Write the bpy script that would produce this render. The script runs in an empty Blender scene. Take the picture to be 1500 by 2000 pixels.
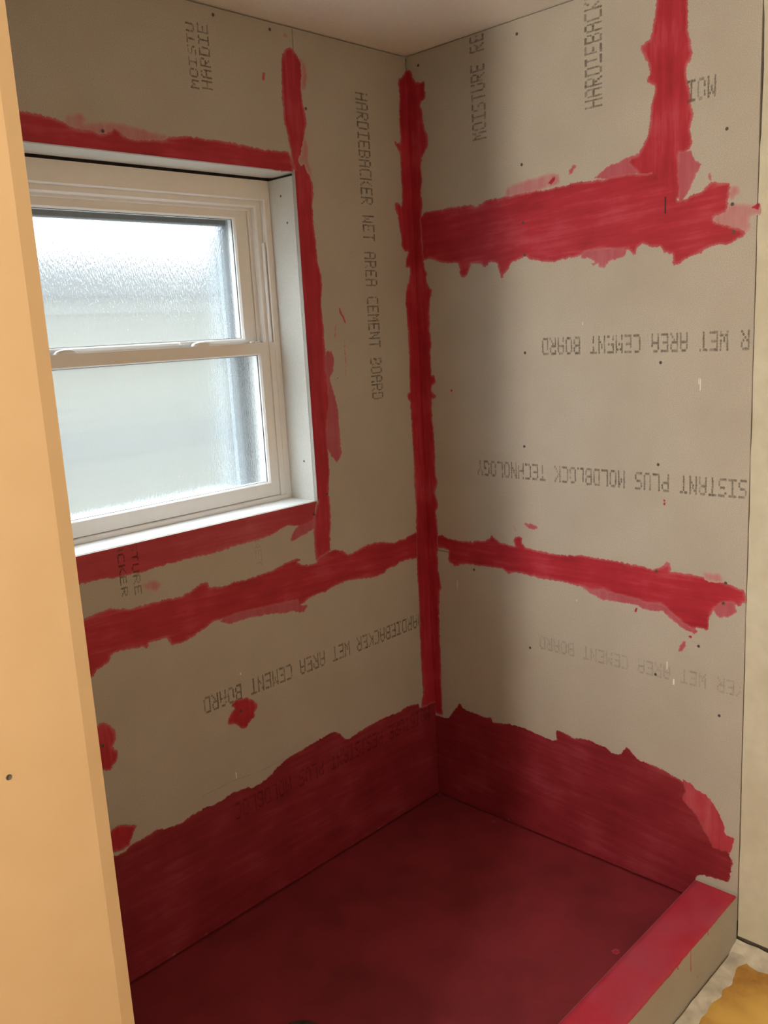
import bpy, bmesh, math, random
import numpy as np
from mathutils import Matrix, Vector, noise
from mathutils.geometry import delaunay_2d_cdt

S = bpy.context.scene
COL = S.collection
random.seed(7)

# ------------------------------------------------------------------ camera
FPX = 1739.876            # focal length in pixels of the 1500 x 2000 frame
cam = bpy.data.cameras.new('camera')
cam.sensor_fit = 'HORIZONTAL'
cam.sensor_width = 36.0
cam.lens = FPX / 1500.0 * 36.0
cam.clip_start = 0.02
co = bpy.data.objects.new('camera', cam)
COL.objects.link(co)
R_ = Vector((-0.69095774, 0.72088651, -0.05385201))
U_ = Vector((-0.18057893, -0.09998814, 0.97846493))
F_ = Vector((-0.69997761, -0.68580246, -0.1992645))
m = Matrix((R_, U_, -F_)).transposed().to_4x4()
m.translation = Vector((2.11824652, 1.88432298, 1.57458667))
co.matrix_world = m
S.camera = co

# ------------------------------------------------------------------ sky (overcast day outside the window)
SKY = 5.2                 # horizon radiance
W = bpy.data.worlds.new('overcast_sky')
S.world = W
W.use_nodes = True
nt = W.node_tree
bg = nt.nodes['Background']
# CIE overcast sky: three times brighter overhead than at the horizon
_g = nt.nodes.new('ShaderNodeTexCoord')
_s = nt.nodes.new('ShaderNodeSeparateXYZ')
nt.links.new(_g.outputs['Generated'], _s.inputs['Vector'])
_c = nt.nodes.new('ShaderNodeMath'); _c.operation = 'MAXIMUM'; _c.inputs[1].default_value = 0.0
nt.links.new(_s.outputs['Z'], _c.inputs[0])
_m = nt.nodes.new('ShaderNodeMath'); _m.operation = 'MULTIPLY_ADD'
_m.inputs[1].default_value = 2.0 * SKY; _m.inputs[2].default_value = SKY
nt.links.new(_c.outputs[0], _m.inputs[0])
nt.links.new(_m.outputs[0], bg.inputs['Strength'])
bg.inputs['Color'].default_value = (0.90, 0.95, 1.0, 1)

# ------------------------------------------------------------------ bathroom lamp (to the left of the viewer, warm bulbs)
lamp = bpy.data.lights.new('vanity_lamp', 'AREA')      # row of bulbs over the vanity, on the side wall
lamp.shape = 'RECTANGLE'
lamp.size = 0.85
lamp.size_y = 0.12
lamp.energy = 49.0
lamp.color = (1.0, 0.88, 0.69)
lo_ = bpy.data.objects.new('vanity_lamp', lamp)
COL.objects.link(lo_)
lo_.location = (3.20, 1.64, 1.86)
lo_.rotation_euler = Vector((-1, 0, 0.15)).to_track_quat('-Z', 'Z').to_euler()

# ------------------------------------------------------------------ exposure
vs = S.view_settings
vs.view_transform = 'Standard'
vs.look = 'None'
vs.gamma = 1.0
vs.exposure = 0.05
vs.use_curve_mapping = False

# ------------------------------------------------------------------ numbers of the place (metres)
CEIL = 2.36          # ceiling above the shower pan
FLOOR = -0.093       # bathroom floor below the pan
XE = 1.70            # shower length, from the plumbing wall to the partition
VI, VO = 0.9295, 1.0426   # inner and outer face of the curb
CURB = 0.063
WX0, WX1, WZ0, WZ1 = 0.4624, 1.36, 1.1087, 2.0     # window opening
DEP = 0.113          # depth of the reveal

# ------------------------------------------------------------------ materials
def mat(name):
    mt = bpy.data.materials.new(name)
    mt.use_nodes = True
    n = mt.node_tree.nodes
    return mt, n, mt.node_tree.links, n['Principled BSDF']

def ramp(n, stops):
    r = n.new('ShaderNodeValToRGB')
    e = r.color_ramp.elements
    while len(e) < len(stops):
        e.new(0.5)
    for k, (p, c) in enumerate(stops):
        e[k].position = p
        e[k].color = (c[0], c[1], c[2], 1)
    return r

def speckled(name, c1, c2, scale=60, rough=0.85, bump=0.15, c3=None, big=3.0, amount=0.35, vec_scale=(1, 1, 1), detail=4):
    """base colour between c1 and c2 by fine noise, mottled towards c3 by broad noise, with fine relief"""
    mt, n, l, p = mat(name)
    tc = n.new('ShaderNodeTexCoord')
    mp = n.new('ShaderNodeMapping')
    mp.inputs['Scale'].default_value = vec_scale
    l.new(tc.outputs['Object'], mp.inputs['Vector'])
    fine = n.new('ShaderNodeTexNoise')
    fine.inputs['Scale'].default_value = scale
    fine.inputs['Detail'].default_value = detail
    l.new(mp.outputs['Vector'], fine.inputs['Vector'])
    r = ramp(n, [(0.32, c1), (0.68, c2)])
    l.new(fine.outputs['Fac'], r.inputs['Fac'])
    out = r.outputs['Color']
    if c3 is not None:
        wide = n.new('ShaderNodeTexNoise')
        wide.inputs['Scale'].default_value = big
        wide.inputs['Detail'].default_value = 3
        l.new(mp.outputs['Vector'], wide.inputs['Vector'])
        r2 = ramp(n, [(0.4, (0, 0, 0)), (0.68, (amount, amount, amount))])
        l.new(wide.outputs['Fac'], r2.inputs['Fac'])
        mx = n.new('ShaderNodeMixRGB')
        mx.inputs['Color2'].default_value = (*c3, 1)
        l.new(r2.outputs['Color'], mx.inputs['Fac'])
        l.new(out, mx.inputs['Color1'])
        out = mx.outputs['Color']
    l.new(out, p.inputs['Base Color'])
    p.inputs['Roughness'].default_value = rough
    p.inputs['Specular IOR Level'].default_value = 0.3
    if bump:
        b = n.new('ShaderNodeBump')
        b.inputs['Strength'].default_value = bump
        b.inputs['Distance'].default_value = 0.001
        l.new(fine.outputs['Fac'], b.inputs['Height'])
        l.new(b.outputs['Normal'], p.inputs['Normal'])
    return mt

M = {}
M['board'] = speckled('fibre_cement', (0.40, 0.375, 0.335), (0.53, 0.50, 0.455), 420, 0.9, 0.2, (0.40, 0.365, 0.32), 5.0, 0.45)
M['sill'] = speckled('white_sill_paint', (0.88, 0.88, 0.87), (0.91, 0.91, 0.90), 60, 0.5, 0.02)
M['reveal'] = speckled('pale_board', (0.64, 0.62, 0.57), (0.73, 0.71, 0.67), 300, 0.85, 0.1, (0.58, 0.56, 0.50), 9.0, 0.25)
M['backing'] = speckled('dark_gap_backing', (0.10, 0.08, 0.06), (0.16, 0.13, 0.10), 80)
M['ceiling'] = speckled('ceiling_paint', (0.82, 0.81, 0.80), (0.87, 0.86, 0.85), 140, 0.9, 0.25)
M['plaster'] = speckled('cream_plaster', (0.57, 0.55, 0.455), (0.63, 0.61, 0.51), 26, 0.85, 0.35, (0.53, 0.50, 0.40), 7.0, 0.5)
M['jamb'] = speckled('yellow_cream_paint', (0.555, 0.385, 0.22), (0.575, 0.405, 0.24), 16, 0.6, 0.06, (0.535, 0.37, 0.21), 5.0, 0.4)
M['roomwall'] = speckled('bathroom_paint', (0.80, 0.77, 0.71), (0.83, 0.80, 0.74), 18, 0.8, 0.05)
M['floor'] = speckled('old_tan_floor', (0.37, 0.18, 0.045), (0.54, 0.28, 0.07), 38, 0.6, 0.2, (0.78, 0.50, 0.13), 4.5, 0.95)
M['mortar'] = speckled('thinset_crumbs', (0.46, 0.42, 0.36), (0.70, 0.66, 0.58), 24, 0.95, 0.3)
M['vinyl'] = speckled('window_vinyl', (0.86, 0.845, 0.825), (0.88, 0.865, 0.845), 60, 0.38, 0.02)
M['metal'] = speckled('screw_steel', (0.05, 0.045, 0.04), (0.12, 0.11, 0.10), 500, 0.5, 0.0)
M['dark'] = speckled('dark_rubber', (0.03, 0.028, 0.026), (0.05, 0.047, 0.043), 50, 0.7, 0.0)
M['scuff'] = speckled('chalky_scuff', (0.75, 0.72, 0.66), (0.85, 0.82, 0.76), 300, 0.9, 0.0)
M['drain'] = speckled('drain_rim', (0.035, 0.03, 0.02), (0.075, 0.06, 0.04), 90, 0.6, 0.2)
M['siding'] = speckled('cream_siding', (0.104, 0.099, 0.084), (0.117, 0.112, 0.097), 3.0, 0.8, 0.0)
M['fascia'] = speckled('cream_fascia', (0.15, 0.148, 0.135), (0.16, 0.158, 0.145), 3.0, 0.8, 0.0)
M['belt'] = speckled('grey_band', (0.072, 0.073, 0.072), (0.088, 0.089, 0.088), 2.5, 0.8, 0.0)
M['roof'] = speckled('grey_shingle', (0.010, 0.0105, 0.0115), (0.026, 0.0265, 0.028), 9.0, 0.9, 0.0)
M['ground'] = speckled('winter_ground', (0.12, 0.115, 0.10), (0.16, 0.15, 0.135), 2.0, 0.9, 0.0)
M['casing'] = speckled('outside_casing', (0.055, 0.065, 0.075), (0.09, 0.10, 0.115), 30, 0.6, 0.0)
M['outtrim'] = speckled('outside_trim', (0.50, 0.60, 0.68), (0.56, 0.66, 0.74), 30, 0.6, 0.0)

def paint_material(name, deep, bright, pale, worn, rough, reach=0.55, thin=0.0):
    """brushed-on waterproofing: film thickness varies in streaks; towards the rim of a patch the film
    breaks up and the board shows through it (colour goes to 'worn')"""
    mt, n, l, p = mat(name)
    tc = n.new('ShaderNodeTexCoord')
    at = n.new('ShaderNodeAttribute')
    at.attribute_name = 'rim'
    st = n.new('ShaderNodeAttribute')
    st.attribute_name = 'stroke'
    # streaks run along the brush direction: 'stroke' holds (along, across)
    mp = n.new('ShaderNodeMapping')
    mp.inputs['Scale'].default_value = (5.0, 55.0, 1.0)
    l.new(st.outputs['Vector'], mp.inputs['Vector'])
    streak = n.new('ShaderNodeTexNoise')
    streak.inputs['Scale'].default_value = 1.0
    streak.inputs['Detail'].default_value = 6
    streak.inputs['Roughness'].default_value = 0.65
    l.new(mp.outputs['Vector'], streak.inputs['Vector'])
    wide = n.new('ShaderNodeTexNoise')
    wide.inputs['Scale'].default_value = 8.0
    wide.inputs['Detail'].default_value = 5
    l.new(tc.outputs['Object'], wide.inputs['Vector'])
    add = n.new('ShaderNodeMath'); add.operation = 'ADD'
    l.new(streak.outputs['Fac'], add.inputs[0]); l.new(wide.outputs['Fac'], add.inputs[1])
    half = n.new('ShaderNodeMath'); half.operation = 'MULTIPLY'; half.inputs[1].default_value = 0.5
    l.new(add.outputs[0], half.inputs[0])
    r = ramp(n, [(0.36, deep), (0.52, bright), (0.70, pale)])
    l.new(half.outputs[0], r.inputs['Fac'])
    # rim: distance from the outline, broken up by bristle-fine noise
    ragged = n.new('ShaderNodeTexNoise')
    ragged.inputs['Scale'].default_value = 330.0
    ragged.inputs['Detail'].default_value = 4
    ragged.inputs['Roughness'].default_value = 0.7
    l.new(tc.outputs['Object'], ragged.inputs['Vector'])
    a1 = n.new('ShaderNodeMath'); a1.operation = 'MULTIPLY_ADD'
    a1.inputs[1].default_value = 0.9; a1.inputs[2].default_value = -0.45
    l.new(ragged.outputs['Fac'], a1.inputs[0])
    a2 = n.new('ShaderNodeMath'); a2.operation = 'ADD'
    l.new(at.outputs['Fac'], a2.inputs[0]); l.new(a1.outputs[0], a2.inputs[1])
    # wide noise makes some stretches of rim feathered and others sharp
    a3 = n.new('ShaderNodeMath'); a3.operation = 'MULTIPLY_ADD'
    a3.inputs[1].default_value = 1.6; a3.inputs[2].default_value = -0.8
    l.new(half.outputs[0], a3.inputs[0])
    a4 = n.new('ShaderNodeMath'); a4.operation = 'SUBTRACT'
    l.new(a2.outputs[0], a4.inputs[0]); l.new(a3.outputs[0], a4.inputs[1])
    th = n.new('ShaderNodeMapRange')
    th.inputs['From Min'].default_value = 0.0
    th.inputs['From Max'].default_value = reach
    th.inputs['To Min'].default_value = 1.0
    th.inputs['To Max'].default_value = thin
    l.new(a4.outputs[0], th.inputs['Value'])
    pk = n.new('ShaderNodeMixRGB')
    pk.inputs['Color2'].default_value = (*worn, 1)
    l.new(th.outputs['Result'], pk.inputs['Fac'])
    l.new(r.outputs['Color'], pk.inputs['Color1'])
    l.new(pk.outputs['Color'], p.inputs['Base Color'])
    p.inputs['Roughness'].default_value = rough
    p.inputs['Specular IOR Level'].default_value = 0.35
    b = n.new('ShaderNodeBump')
    b.inputs['Strength'].default_value = 0.35
    b.inputs['Distance'].default_value = 0.0012
    l.new(half.outputs[0], b.inputs['Height'])
    l.new(b.outputs['Normal'], p.inputs['Normal'])
    # where the film has broken up there is no paint at all
    gt = n.new('ShaderNodeMath'); gt.operation = 'GREATER_THAN'; gt.inputs[1].default_value = 0.12
    l.new(a2.outputs[0], gt.inputs[0])
    l.new(gt.outputs[0], p.inputs['Alpha'])
    return mt

M['paint'] = paint_material('red_waterproofing', (0.32, 0.014, 0.028), (0.43, 0.024, 0.046), (0.54, 0.078, 0.120), (0.49, 0.16, 0.18), 0.55, 0.72)
M['paint_light'] = paint_material('red_waterproofing_single_coat', (0.38, 0.032, 0.056), (0.45, 0.050, 0.078), (0.52, 0.115, 0.150), (0.50, 0.17, 0.19), 0.55)
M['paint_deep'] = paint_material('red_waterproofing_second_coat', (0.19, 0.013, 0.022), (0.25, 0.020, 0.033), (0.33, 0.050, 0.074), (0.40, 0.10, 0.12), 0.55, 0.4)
M['paint_thin'] = paint_material('red_waterproofing_thin_coat', (0.40, 0.055, 0.092), (0.44, 0.088, 0.130), (0.48, 0.155, 0.195), (0.48, 0.24, 0.255), 0.6, 0.8, 0.1)
M['paint_wash'] = paint_material('red_waterproofing_wash', (0.47, 0.145, 0.18), (0.48, 0.22, 0.24), (0.485, 0.29, 0.29), (0.48, 0.375, 0.345), 0.65, 1.0, 0.15)
M['paint_dry'] = speckled('red_waterproofing_dried', (0.175, 0.019, 0.027), (0.215, 0.023, 0.033), 11, 0.6, 0.5, (0.28, 0.029, 0.045), 3.4, 0.85, detail=7)
M['paint_curb'] = speckled('red_waterproofing_fresh', (0.44, 0.026, 0.052), (0.53, 0.042, 0.080), 14, 0.5, 0.25, (0.40, 0.06, 0.105), 7.0, 0.8)

def ink(name, alpha, color):
    mt, n, l, p = mat(name)
    tc = n.new('ShaderNodeTexCoord')
    no = n.new('ShaderNodeTexNoise')
    no.inputs['Scale'].default_value = 45.0
    no.inputs['Detail'].default_value = 4
    l.new(tc.outputs['Object'], no.inputs['Vector'])
    mr = n.new('ShaderNodeMapRange')
    mr.inputs['From Min'].default_value = 0.3
    mr.inputs['From Max'].default_value = 0.6
    mr.inputs['To Min'].default_value = alpha * 0.35
    mr.inputs['To Max'].default_value = alpha
    l.new(no.outputs['Fac'], mr.inputs['Value'])
    l.new(mr.outputs['Result'], p.inputs['Alpha'])
    p.inputs['Base Color'].default_value = (*color, 1)
    p.inputs['Roughness'].default_value = 0.9
    return mt
M['ink'] = ink('printer_ink', 0.46, (0.12, 0.10, 0.085))
M['ink_faint'] = ink('faded_printer_ink', 0.18, (0.12, 0.10, 0.085))
M['ink_under'] = ink('ink_showing_through', 0.34, (0.10, 0.008, 0.014))

def pattern_glass():
    """obscure 'rain' glass: clear body with vertical ripples that smear what stands behind it"""
    mt = bpy.data.materials.new('rain_glass')
    mt.use_nodes = True
    n, l = mt.node_tree.nodes, mt.node_tree.links
    n.clear()
    out = n.new('ShaderNodeOutputMaterial')
    tc = n.new('ShaderNodeTexCoord')
    mp = n.new('ShaderNodeMapping')
    mp.inputs['Scale'].default_value = (300.0, 1.0, 70.0)
    l.new(tc.outputs['Object'], mp.inputs['Vector'])
    no = n.new('ShaderNodeTexNoise')
    no.inputs['Scale'].default_value = 1.0
    no.inputs['Detail'].default_value = 3
    l.new(mp.outputs['Vector'], no.inputs['Vector'])
    b = n.new('ShaderNodeBump')
    b.inputs['Strength'].default_value = 0.9
    b.inputs['Distance'].default_value = 0.0020
    l.new(no.outputs['Fac'], b.inputs['Height'])
    rf = n.new('ShaderNodeBsdfRefraction')
    rf.inputs['IOR'].default_value = 1.25
    rf.inputs['Roughness'].default_value = 0.06
    rf.inputs['Color'].default_value = (0.93, 0.97, 0.97, 1)
    l.new(b.outputs['Normal'], rf.inputs['Normal'])
    tr = n.new('ShaderNodeBsdfTransparent')
    tr.inputs['Color'].default_value = (0.93, 0.97, 0.97, 1)
    mx = n.new('ShaderNodeMixShader')
    mx.inputs['Fac'].default_value = 0.42
    l.new(rf.outputs[0], mx.inputs[1]); l.new(tr.outputs[0], mx.inputs[2])
    sc = n.new('ShaderNodeBsdfTranslucent')
    sc.inputs['Color'].default_value = (0.95, 0.98, 0.98, 1)
    m1 = n.new('ShaderNodeMixShader')
    m1.inputs['Fac'].default_value = 0.03
    l.new(mx.outputs[0], m1.inputs[1]); l.new(sc.outputs[0], m1.inputs[2])
    gl = n.new('ShaderNodeBsdfGlossy')
    gl.inputs['Roughness'].default_value = 0.15
    l.new(b.outputs['Normal'], gl.inputs['Normal'])
    m2 = n.new('ShaderNodeMixShader')
    m2.inputs['Fac'].default_value = 0.05
    l.new(m1.outputs[0], m2.inputs[1]); l.new(gl.outputs[0], m2.inputs[2])
    l.new(m2.outputs[0], out.inputs['Surface'])
    return mt
M['glass'] = pattern_glass()

# ------------------------------------------------------------------ mesh helpers
def link(name, me, material, parent=None):
    o = bpy.data.objects.new(name, me)
    COL.objects.link(o)
    if material is not None:
        me.materials.append(material)
    if parent is not None:
        o.parent = parent
    return o

def finish(name, bm, material, parent=None, smooth=False):
    bmesh.ops.recalc_face_normals(bm, faces=bm.faces)
    me = bpy.data.meshes.new(name)
    bm.to_mesh(me)
    bm.free()
    if smooth:
        for p in me.polygons:
            p.use_smooth = True
    return link(name, me, material, parent)

def add_box(bm, lo, hi, bevel=0.0, seg=1):
    r = bmesh.ops.create_cube(bm, size=1.0)
    vs_ = r['verts']
    for v in vs_:
        v.co = Vector([(lo[k] + hi[k]) / 2 + v.co[k] * (hi[k] - lo[k]) for k in range(3)])
    if bevel:
        es = list({e for v in vs_ for e in v.link_edges})
        bmesh.ops.bevel(bm, geom=es, offset=bevel, segments=seg, affect='EDGES', profile=0.5)

def box(name, lo, hi, material, parent=None, bevel=0.0, seg=1):
    bm = bmesh.new()
    add_box(bm, lo, hi, bevel, seg)
    return finish(name, bm, material, parent)

def boxes(name, lst, material, parent=None, bevel=0.0):
    bm = bmesh.new()
    for lo, hi in lst:
        add_box(bm, lo, hi, bevel)
    return finish(name, bm, material, parent)

def empty(name, loc=(0, 0, 0)):
    o = bpy.data.objects.new(name, None)
    COL.objects.link(o)
    o.location = loc
    return o

def structure(o, label=None):
    o['kind'] = 'structure'
    if label:
        o['label'] = label
    return o

def thing(o, label, category, group=None):
    o['label'] = label
    o['category'] = category
    o['kind'] = 'thing'
    if group:
        o['group'] = group
    return o

def add_ring(bm, x0, x1, z0, z1, wl, wr, wb, wt, y0, y1, cham=0.0):
    """mitred rectangular frame in the xz plane, y0 (outside) .. y1 (room side), chamfered inner edge"""
    o = [(x0, z0), (x1, z0), (x1, z1), (x0, z1)]
    i = [(x0 + wl, z0 + wb), (x1 - wr, z0 + wb), (x1 - wr, z1 - wt), (x0 + wl, z1 - wt)]
    c = cham
    j = [(i[0][0] - c, i[0][1] - c), (i[1][0] + c, i[1][1] - c), (i[2][0] + c, i[2][1] + c), (i[3][0] - c, i[3][1] + c)]
    loops = [(o, y0), (o, y1), (j, y1)]
    if c:
        loops.append((i, y1 - c * 1.4))
    loops.append((i, y0))
    vv = [[bm.verts.new((p[0], y, p[1])) for p in lp] for lp, y in loops]
    for a in range(len(vv)):
        b = (a + 1) % len(vv)
        for k in range(4):
            q = (k + 1) % 4
            bm.faces.new((vv[a][k], vv[a][q], vv[b][q], vv[b][k]))

# ------------------------------------------------------------------ brushed paint patches
def parse(s):
    return [tuple(float(c) / 1000 for c in t.split(',')) for t in s.split()]

def ragged_outline(poly, step=0.0035, amp=0.0016, keep=None):
    out = []
    n = len(poly)
    for k in range(n):
        a, b = Vector(poly[k]), Vector(poly[(k + 1) % n])
        d = b - a
        ln = d.length
        if ln < 1e-5:
            continue
        nrm = Vector((-d.y, d.x)) / ln
        m_ = max(1, int(ln / step))
        for q in range(m_):
            p = a + d * (q / m_)
            fixed = keep is not None and (keep(a) and keep(b))
            if not fixed and q > 0:
                p = p + nrm * amp * 2.0 * (noise.noise(Vector((p.x * 120, p.y * 120, 3.1))) + 0.6 * noise.noise(Vector((p.x * 430, p.y * 430, 9.1))))
            out.append(p)
    return out

def grow(poly, d):
    n = len(poly)
    area = sum(poly[k][0] * poly[(k + 1) % n][1] - poly[(k + 1) % n][0] * poly[k][1] for k in range(n))
    s = 1 if area > 0 else -1
    out = []
    for k in range(n):
        a, b, c = (Vector(poly[q % n]) for q in (k - 1, k, k + 1))
        t = (b - a).normalized() + (c - b).normalized()
        if t.length < 1e-4:
            t = c - b
        t.normalize()
        out.append((b.x + s * t.y * d, b.y - s * t.x * d))
    return out

def film(name, poly, to3d, material, parent, direction=(1, 0), grid=0.008, height=0.00012, base=0.0002, reach=0.012, keep=None, amp=0.0018, outset=0.0):
    """a brushed patch: triangulated inside its outline, thinning to nothing at the rim"""
    if outset:
        poly = grow(poly, outset)
    ol = ragged_outline(poly, amp=amp, keep=keep)
    P = np.array([(p.x, p.y) for p in ol])
    Q = np.roll(P, -1, axis=0)
    fixed = np.zeros(len(P), bool)
    if keep is not None:
        fixed = np.array([bool(keep(Vector(a)) and keep(Vector(b))) for a, b in zip(P, Q)])
    lo, hi = P.min(0), P.max(0)
    xs = np.arange(lo[0] + grid / 2, hi[0], grid)
    ys = np.arange(lo[1] + grid / 2, hi[1], grid)
    pts = np.zeros((0, 2))
    if len(xs) and len(ys):
        gx, gy = np.meshgrid(xs, ys)
        gx = gx + (np.arange(gx.shape[0])[:, None] % 2) * grid / 2
        pts = np.stack([gx.ravel(), gy.ravel()], 1)
        inside = np.zeros(len(pts), bool)
        for a, b in zip(P, Q):
            c = (a[1] > pts[:, 1]) != (b[1] > pts[:, 1])
            if a[1] != b[1]:
                c &= pts[:, 0] < (b[0] - a[0]) * (pts[:, 1] - a[1]) / (b[1] - a[1]) + a[0]
                inside ^= c
        pts = pts[inside]
    def dist(pp, use):
        best = np.full(len(pp), 1e3)
        for a, b, u in zip(P, Q, use):
            if not u:
                continue
            d = b - a
            t = np.clip(((pp - a) @ d) / max(d @ d, 1e-12), 0, 1)
            best = np.minimum(best, np.hypot(*(pp - (a + t[:, None] * d)).T))
        return best
    if len(pts):
        pts = pts[dist(pts, np.ones(len(P), bool)) > grid * 0.35]
    allp = [Vector(p) for p in P] + [Vector(p) for p in pts]
    edges = [(k, (k + 1) % len(P)) for k in range(len(P))]
    vco, _, faces, _, _, _ = delaunay_2d_cdt(allp, edges, [], 1, 1e-6)
    V = np.array([(v.x, v.y) for v in vco])
    rim = np.clip(dist(V, ~fixed) / reach, 0, 1) if (~fixed).any() else np.ones(len(V))
    co3 = [to3d(v[0], v[1], base + height * math.sqrt(r)) for v, r in zip(V, rim)]
    me = bpy.data.meshes.new(name)
    me.from_pydata(co3, [], [tuple(f) for f in faces])
    a = me.attributes.new('rim', 'FLOAT', 'POINT')
    a.data.foreach_set('value', rim.astype(np.float32))
    d = Vector(direction).normalized()
    st = me.attributes.new('stroke', 'FLOAT_VECTOR', 'POINT')
    along = V[:, 0] * d.x + V[:, 1] * d.y
    across = -V[:, 0] * d.y + V[:, 1] * d.x
    st.data.foreach_set('vector', np.stack([along, across, np.zeros(len(V))], 1).astype(np.float32).ravel())
    # face the room
    me.update()
    want = Vector(to3d(0, 0, 1)) - Vector(to3d(0, 0, 0))
    if len(me.polygons) and me.polygons[0].normal.dot(want) < 0:
        me.flip_normals()
    for p in me.polygons:
        p.use_smooth = True
    return link(name, me, material, parent)

on_left = lambda a, b, h: (a, h, b)       # left wall: a = distance from the corner, b = height
on_right = lambda a, b, h: (h, a, b)
on_pan = lambda a, b, h: (a, b, h)

# ------------------------------------------------------------------ dot-matrix printing on the boards
GLYPH = {
 'A': '0111010001100011111110001 1000110001', 'B': '11110 10001 10001 11110 10001 10001 11110',
 'C': '01111 10000 10000 10000 10000 10000 01111', 'D': '11110 10001 10001 10001 10001 10001 11110',
 'E': '11111 10000 10000 11110 10000 10000 11111', 'G': '01111 10000 10000 10011 10001 10001 01111',
 'H': '10001 10001 10001 11111 10001 10001 10001', 'I': '11111 00100 00100 00100 00100 00100 11111',
 'K': '10001 10010 10100 11000 10100 10010 10001', 'L': '10000 10000 10000 10000 10000 10000 11111',
 'M': '10001 11011 10101 10101 10001 10001 10001', 'N': '10001 11001 10101 10101 10011 10001 10001',
 'O': '01110 10001 10001 10001 10001 10001 01110', 'P': '11110 10001 10001 11110 10000 10000 10000',
 'R': '11110 10001 10001 11110 10100 10010 10001', 'S': '01111 10000 10000 01110 00001 00001 11110',
 'T': '11111 00100 00100 00100 00100 00100 00100', 'U': '10001 10001 10001 10001 10001 10001 01110',
 'W': '10001 10001 10001 10101 10101 11011 10001', 'Y': '10001 10001 01010 00100 00100 00100 00100',
}
def lettering(text, to3d, start, read, up, parent, material, pitch=0.0252, tall=0.0475, skip=(), lift=0.0004, limit=None):
    """each printed dot is a small flat oval of ink on the board face"""
    rd, uv = Vector(read), Vector(up)
    cw, ch = pitch * 0.80 / 5, tall / 7
    verts, faces = [], []
    for k, c in enumerate(text):
        if c == ' ' or k in skip:
            continue
        g = GLYPH[c].replace(' ', '')
        for row in range(7):
            for cl in range(5):
                if g[row * 5 + cl] != '1':
                    continue
                if random.random() < 0.04:
                    continue
                ctr = Vector(start) + rd * (k * pitch + (cl + 0.5) * cw + random.uniform(-.0004, .0004)) + uv * ((6.5 - row) * ch + random.uniform(-.0003, .0003))
                if limit is not None and not limit(ctr):
                    continue
                a, b = cw * 0.70 * random.uniform(.8, 1.15), ch * 0.62 * random.uniform(.85, 1.1)
                i0 = len(verts)
                for t in range(6):
                    w = t * math.pi / 3
                    p = ctr + rd * a * math.cos(w) + uv * b * math.sin(w)
                    verts.append(to3d(p.x, p.y, lift))
                faces.append(tuple(range(i0, i0 + 6)))
    me = bpy.data.meshes.new('printed_lettering')
    me.from_pydata(verts, [], faces)
    return link('printed_lettering', me, material, parent)

# ------------------------------------------------------------------ screws: countersunk head with a cross recess
def screw_mesh():
    bm = bmesh.new()
    n = 14
    rings = [(0.0050, 0.0000), (0.0046, 0.0008), (0.0030, 0.0007), (0.0014, 0.0002)]
    vv = []
    for r, h in rings:
        vv.append([bm.verts.new((r * math.cos(2 * math.pi * k / n), r * math.sin(2 * math.pi * k / n), h)) for k in range(n)])
    for a in range(len(vv) - 1):
        for k in range(n):
            bm.faces.new((vv[a][k], vv[a][(k + 1) % n], vv[a + 1][(k + 1) % n], vv[a + 1][k]))
    bm.faces.new(vv[-1])
    bmesh.ops.recalc_face_normals(bm, faces=bm.faces)
    me = bpy.data.meshes.new('screw_head')
    bm.to_mesh(me)
    bm.free()
    me.materials.append(M['metal'])
    return me
SCREW = screw_mesh()
def screw(loc, normal, parent, name='screw_head', scale=1.0):
    o = bpy.data.objects.new(name, SCREW)
    COL.objects.link(o)
    o.parent = parent
    o.location = loc
    o.scale = (scale, scale, scale)
    o.rotation_euler = Vector(normal).to_track_quat('Z', 'Y').to_euler()
    return o

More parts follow.
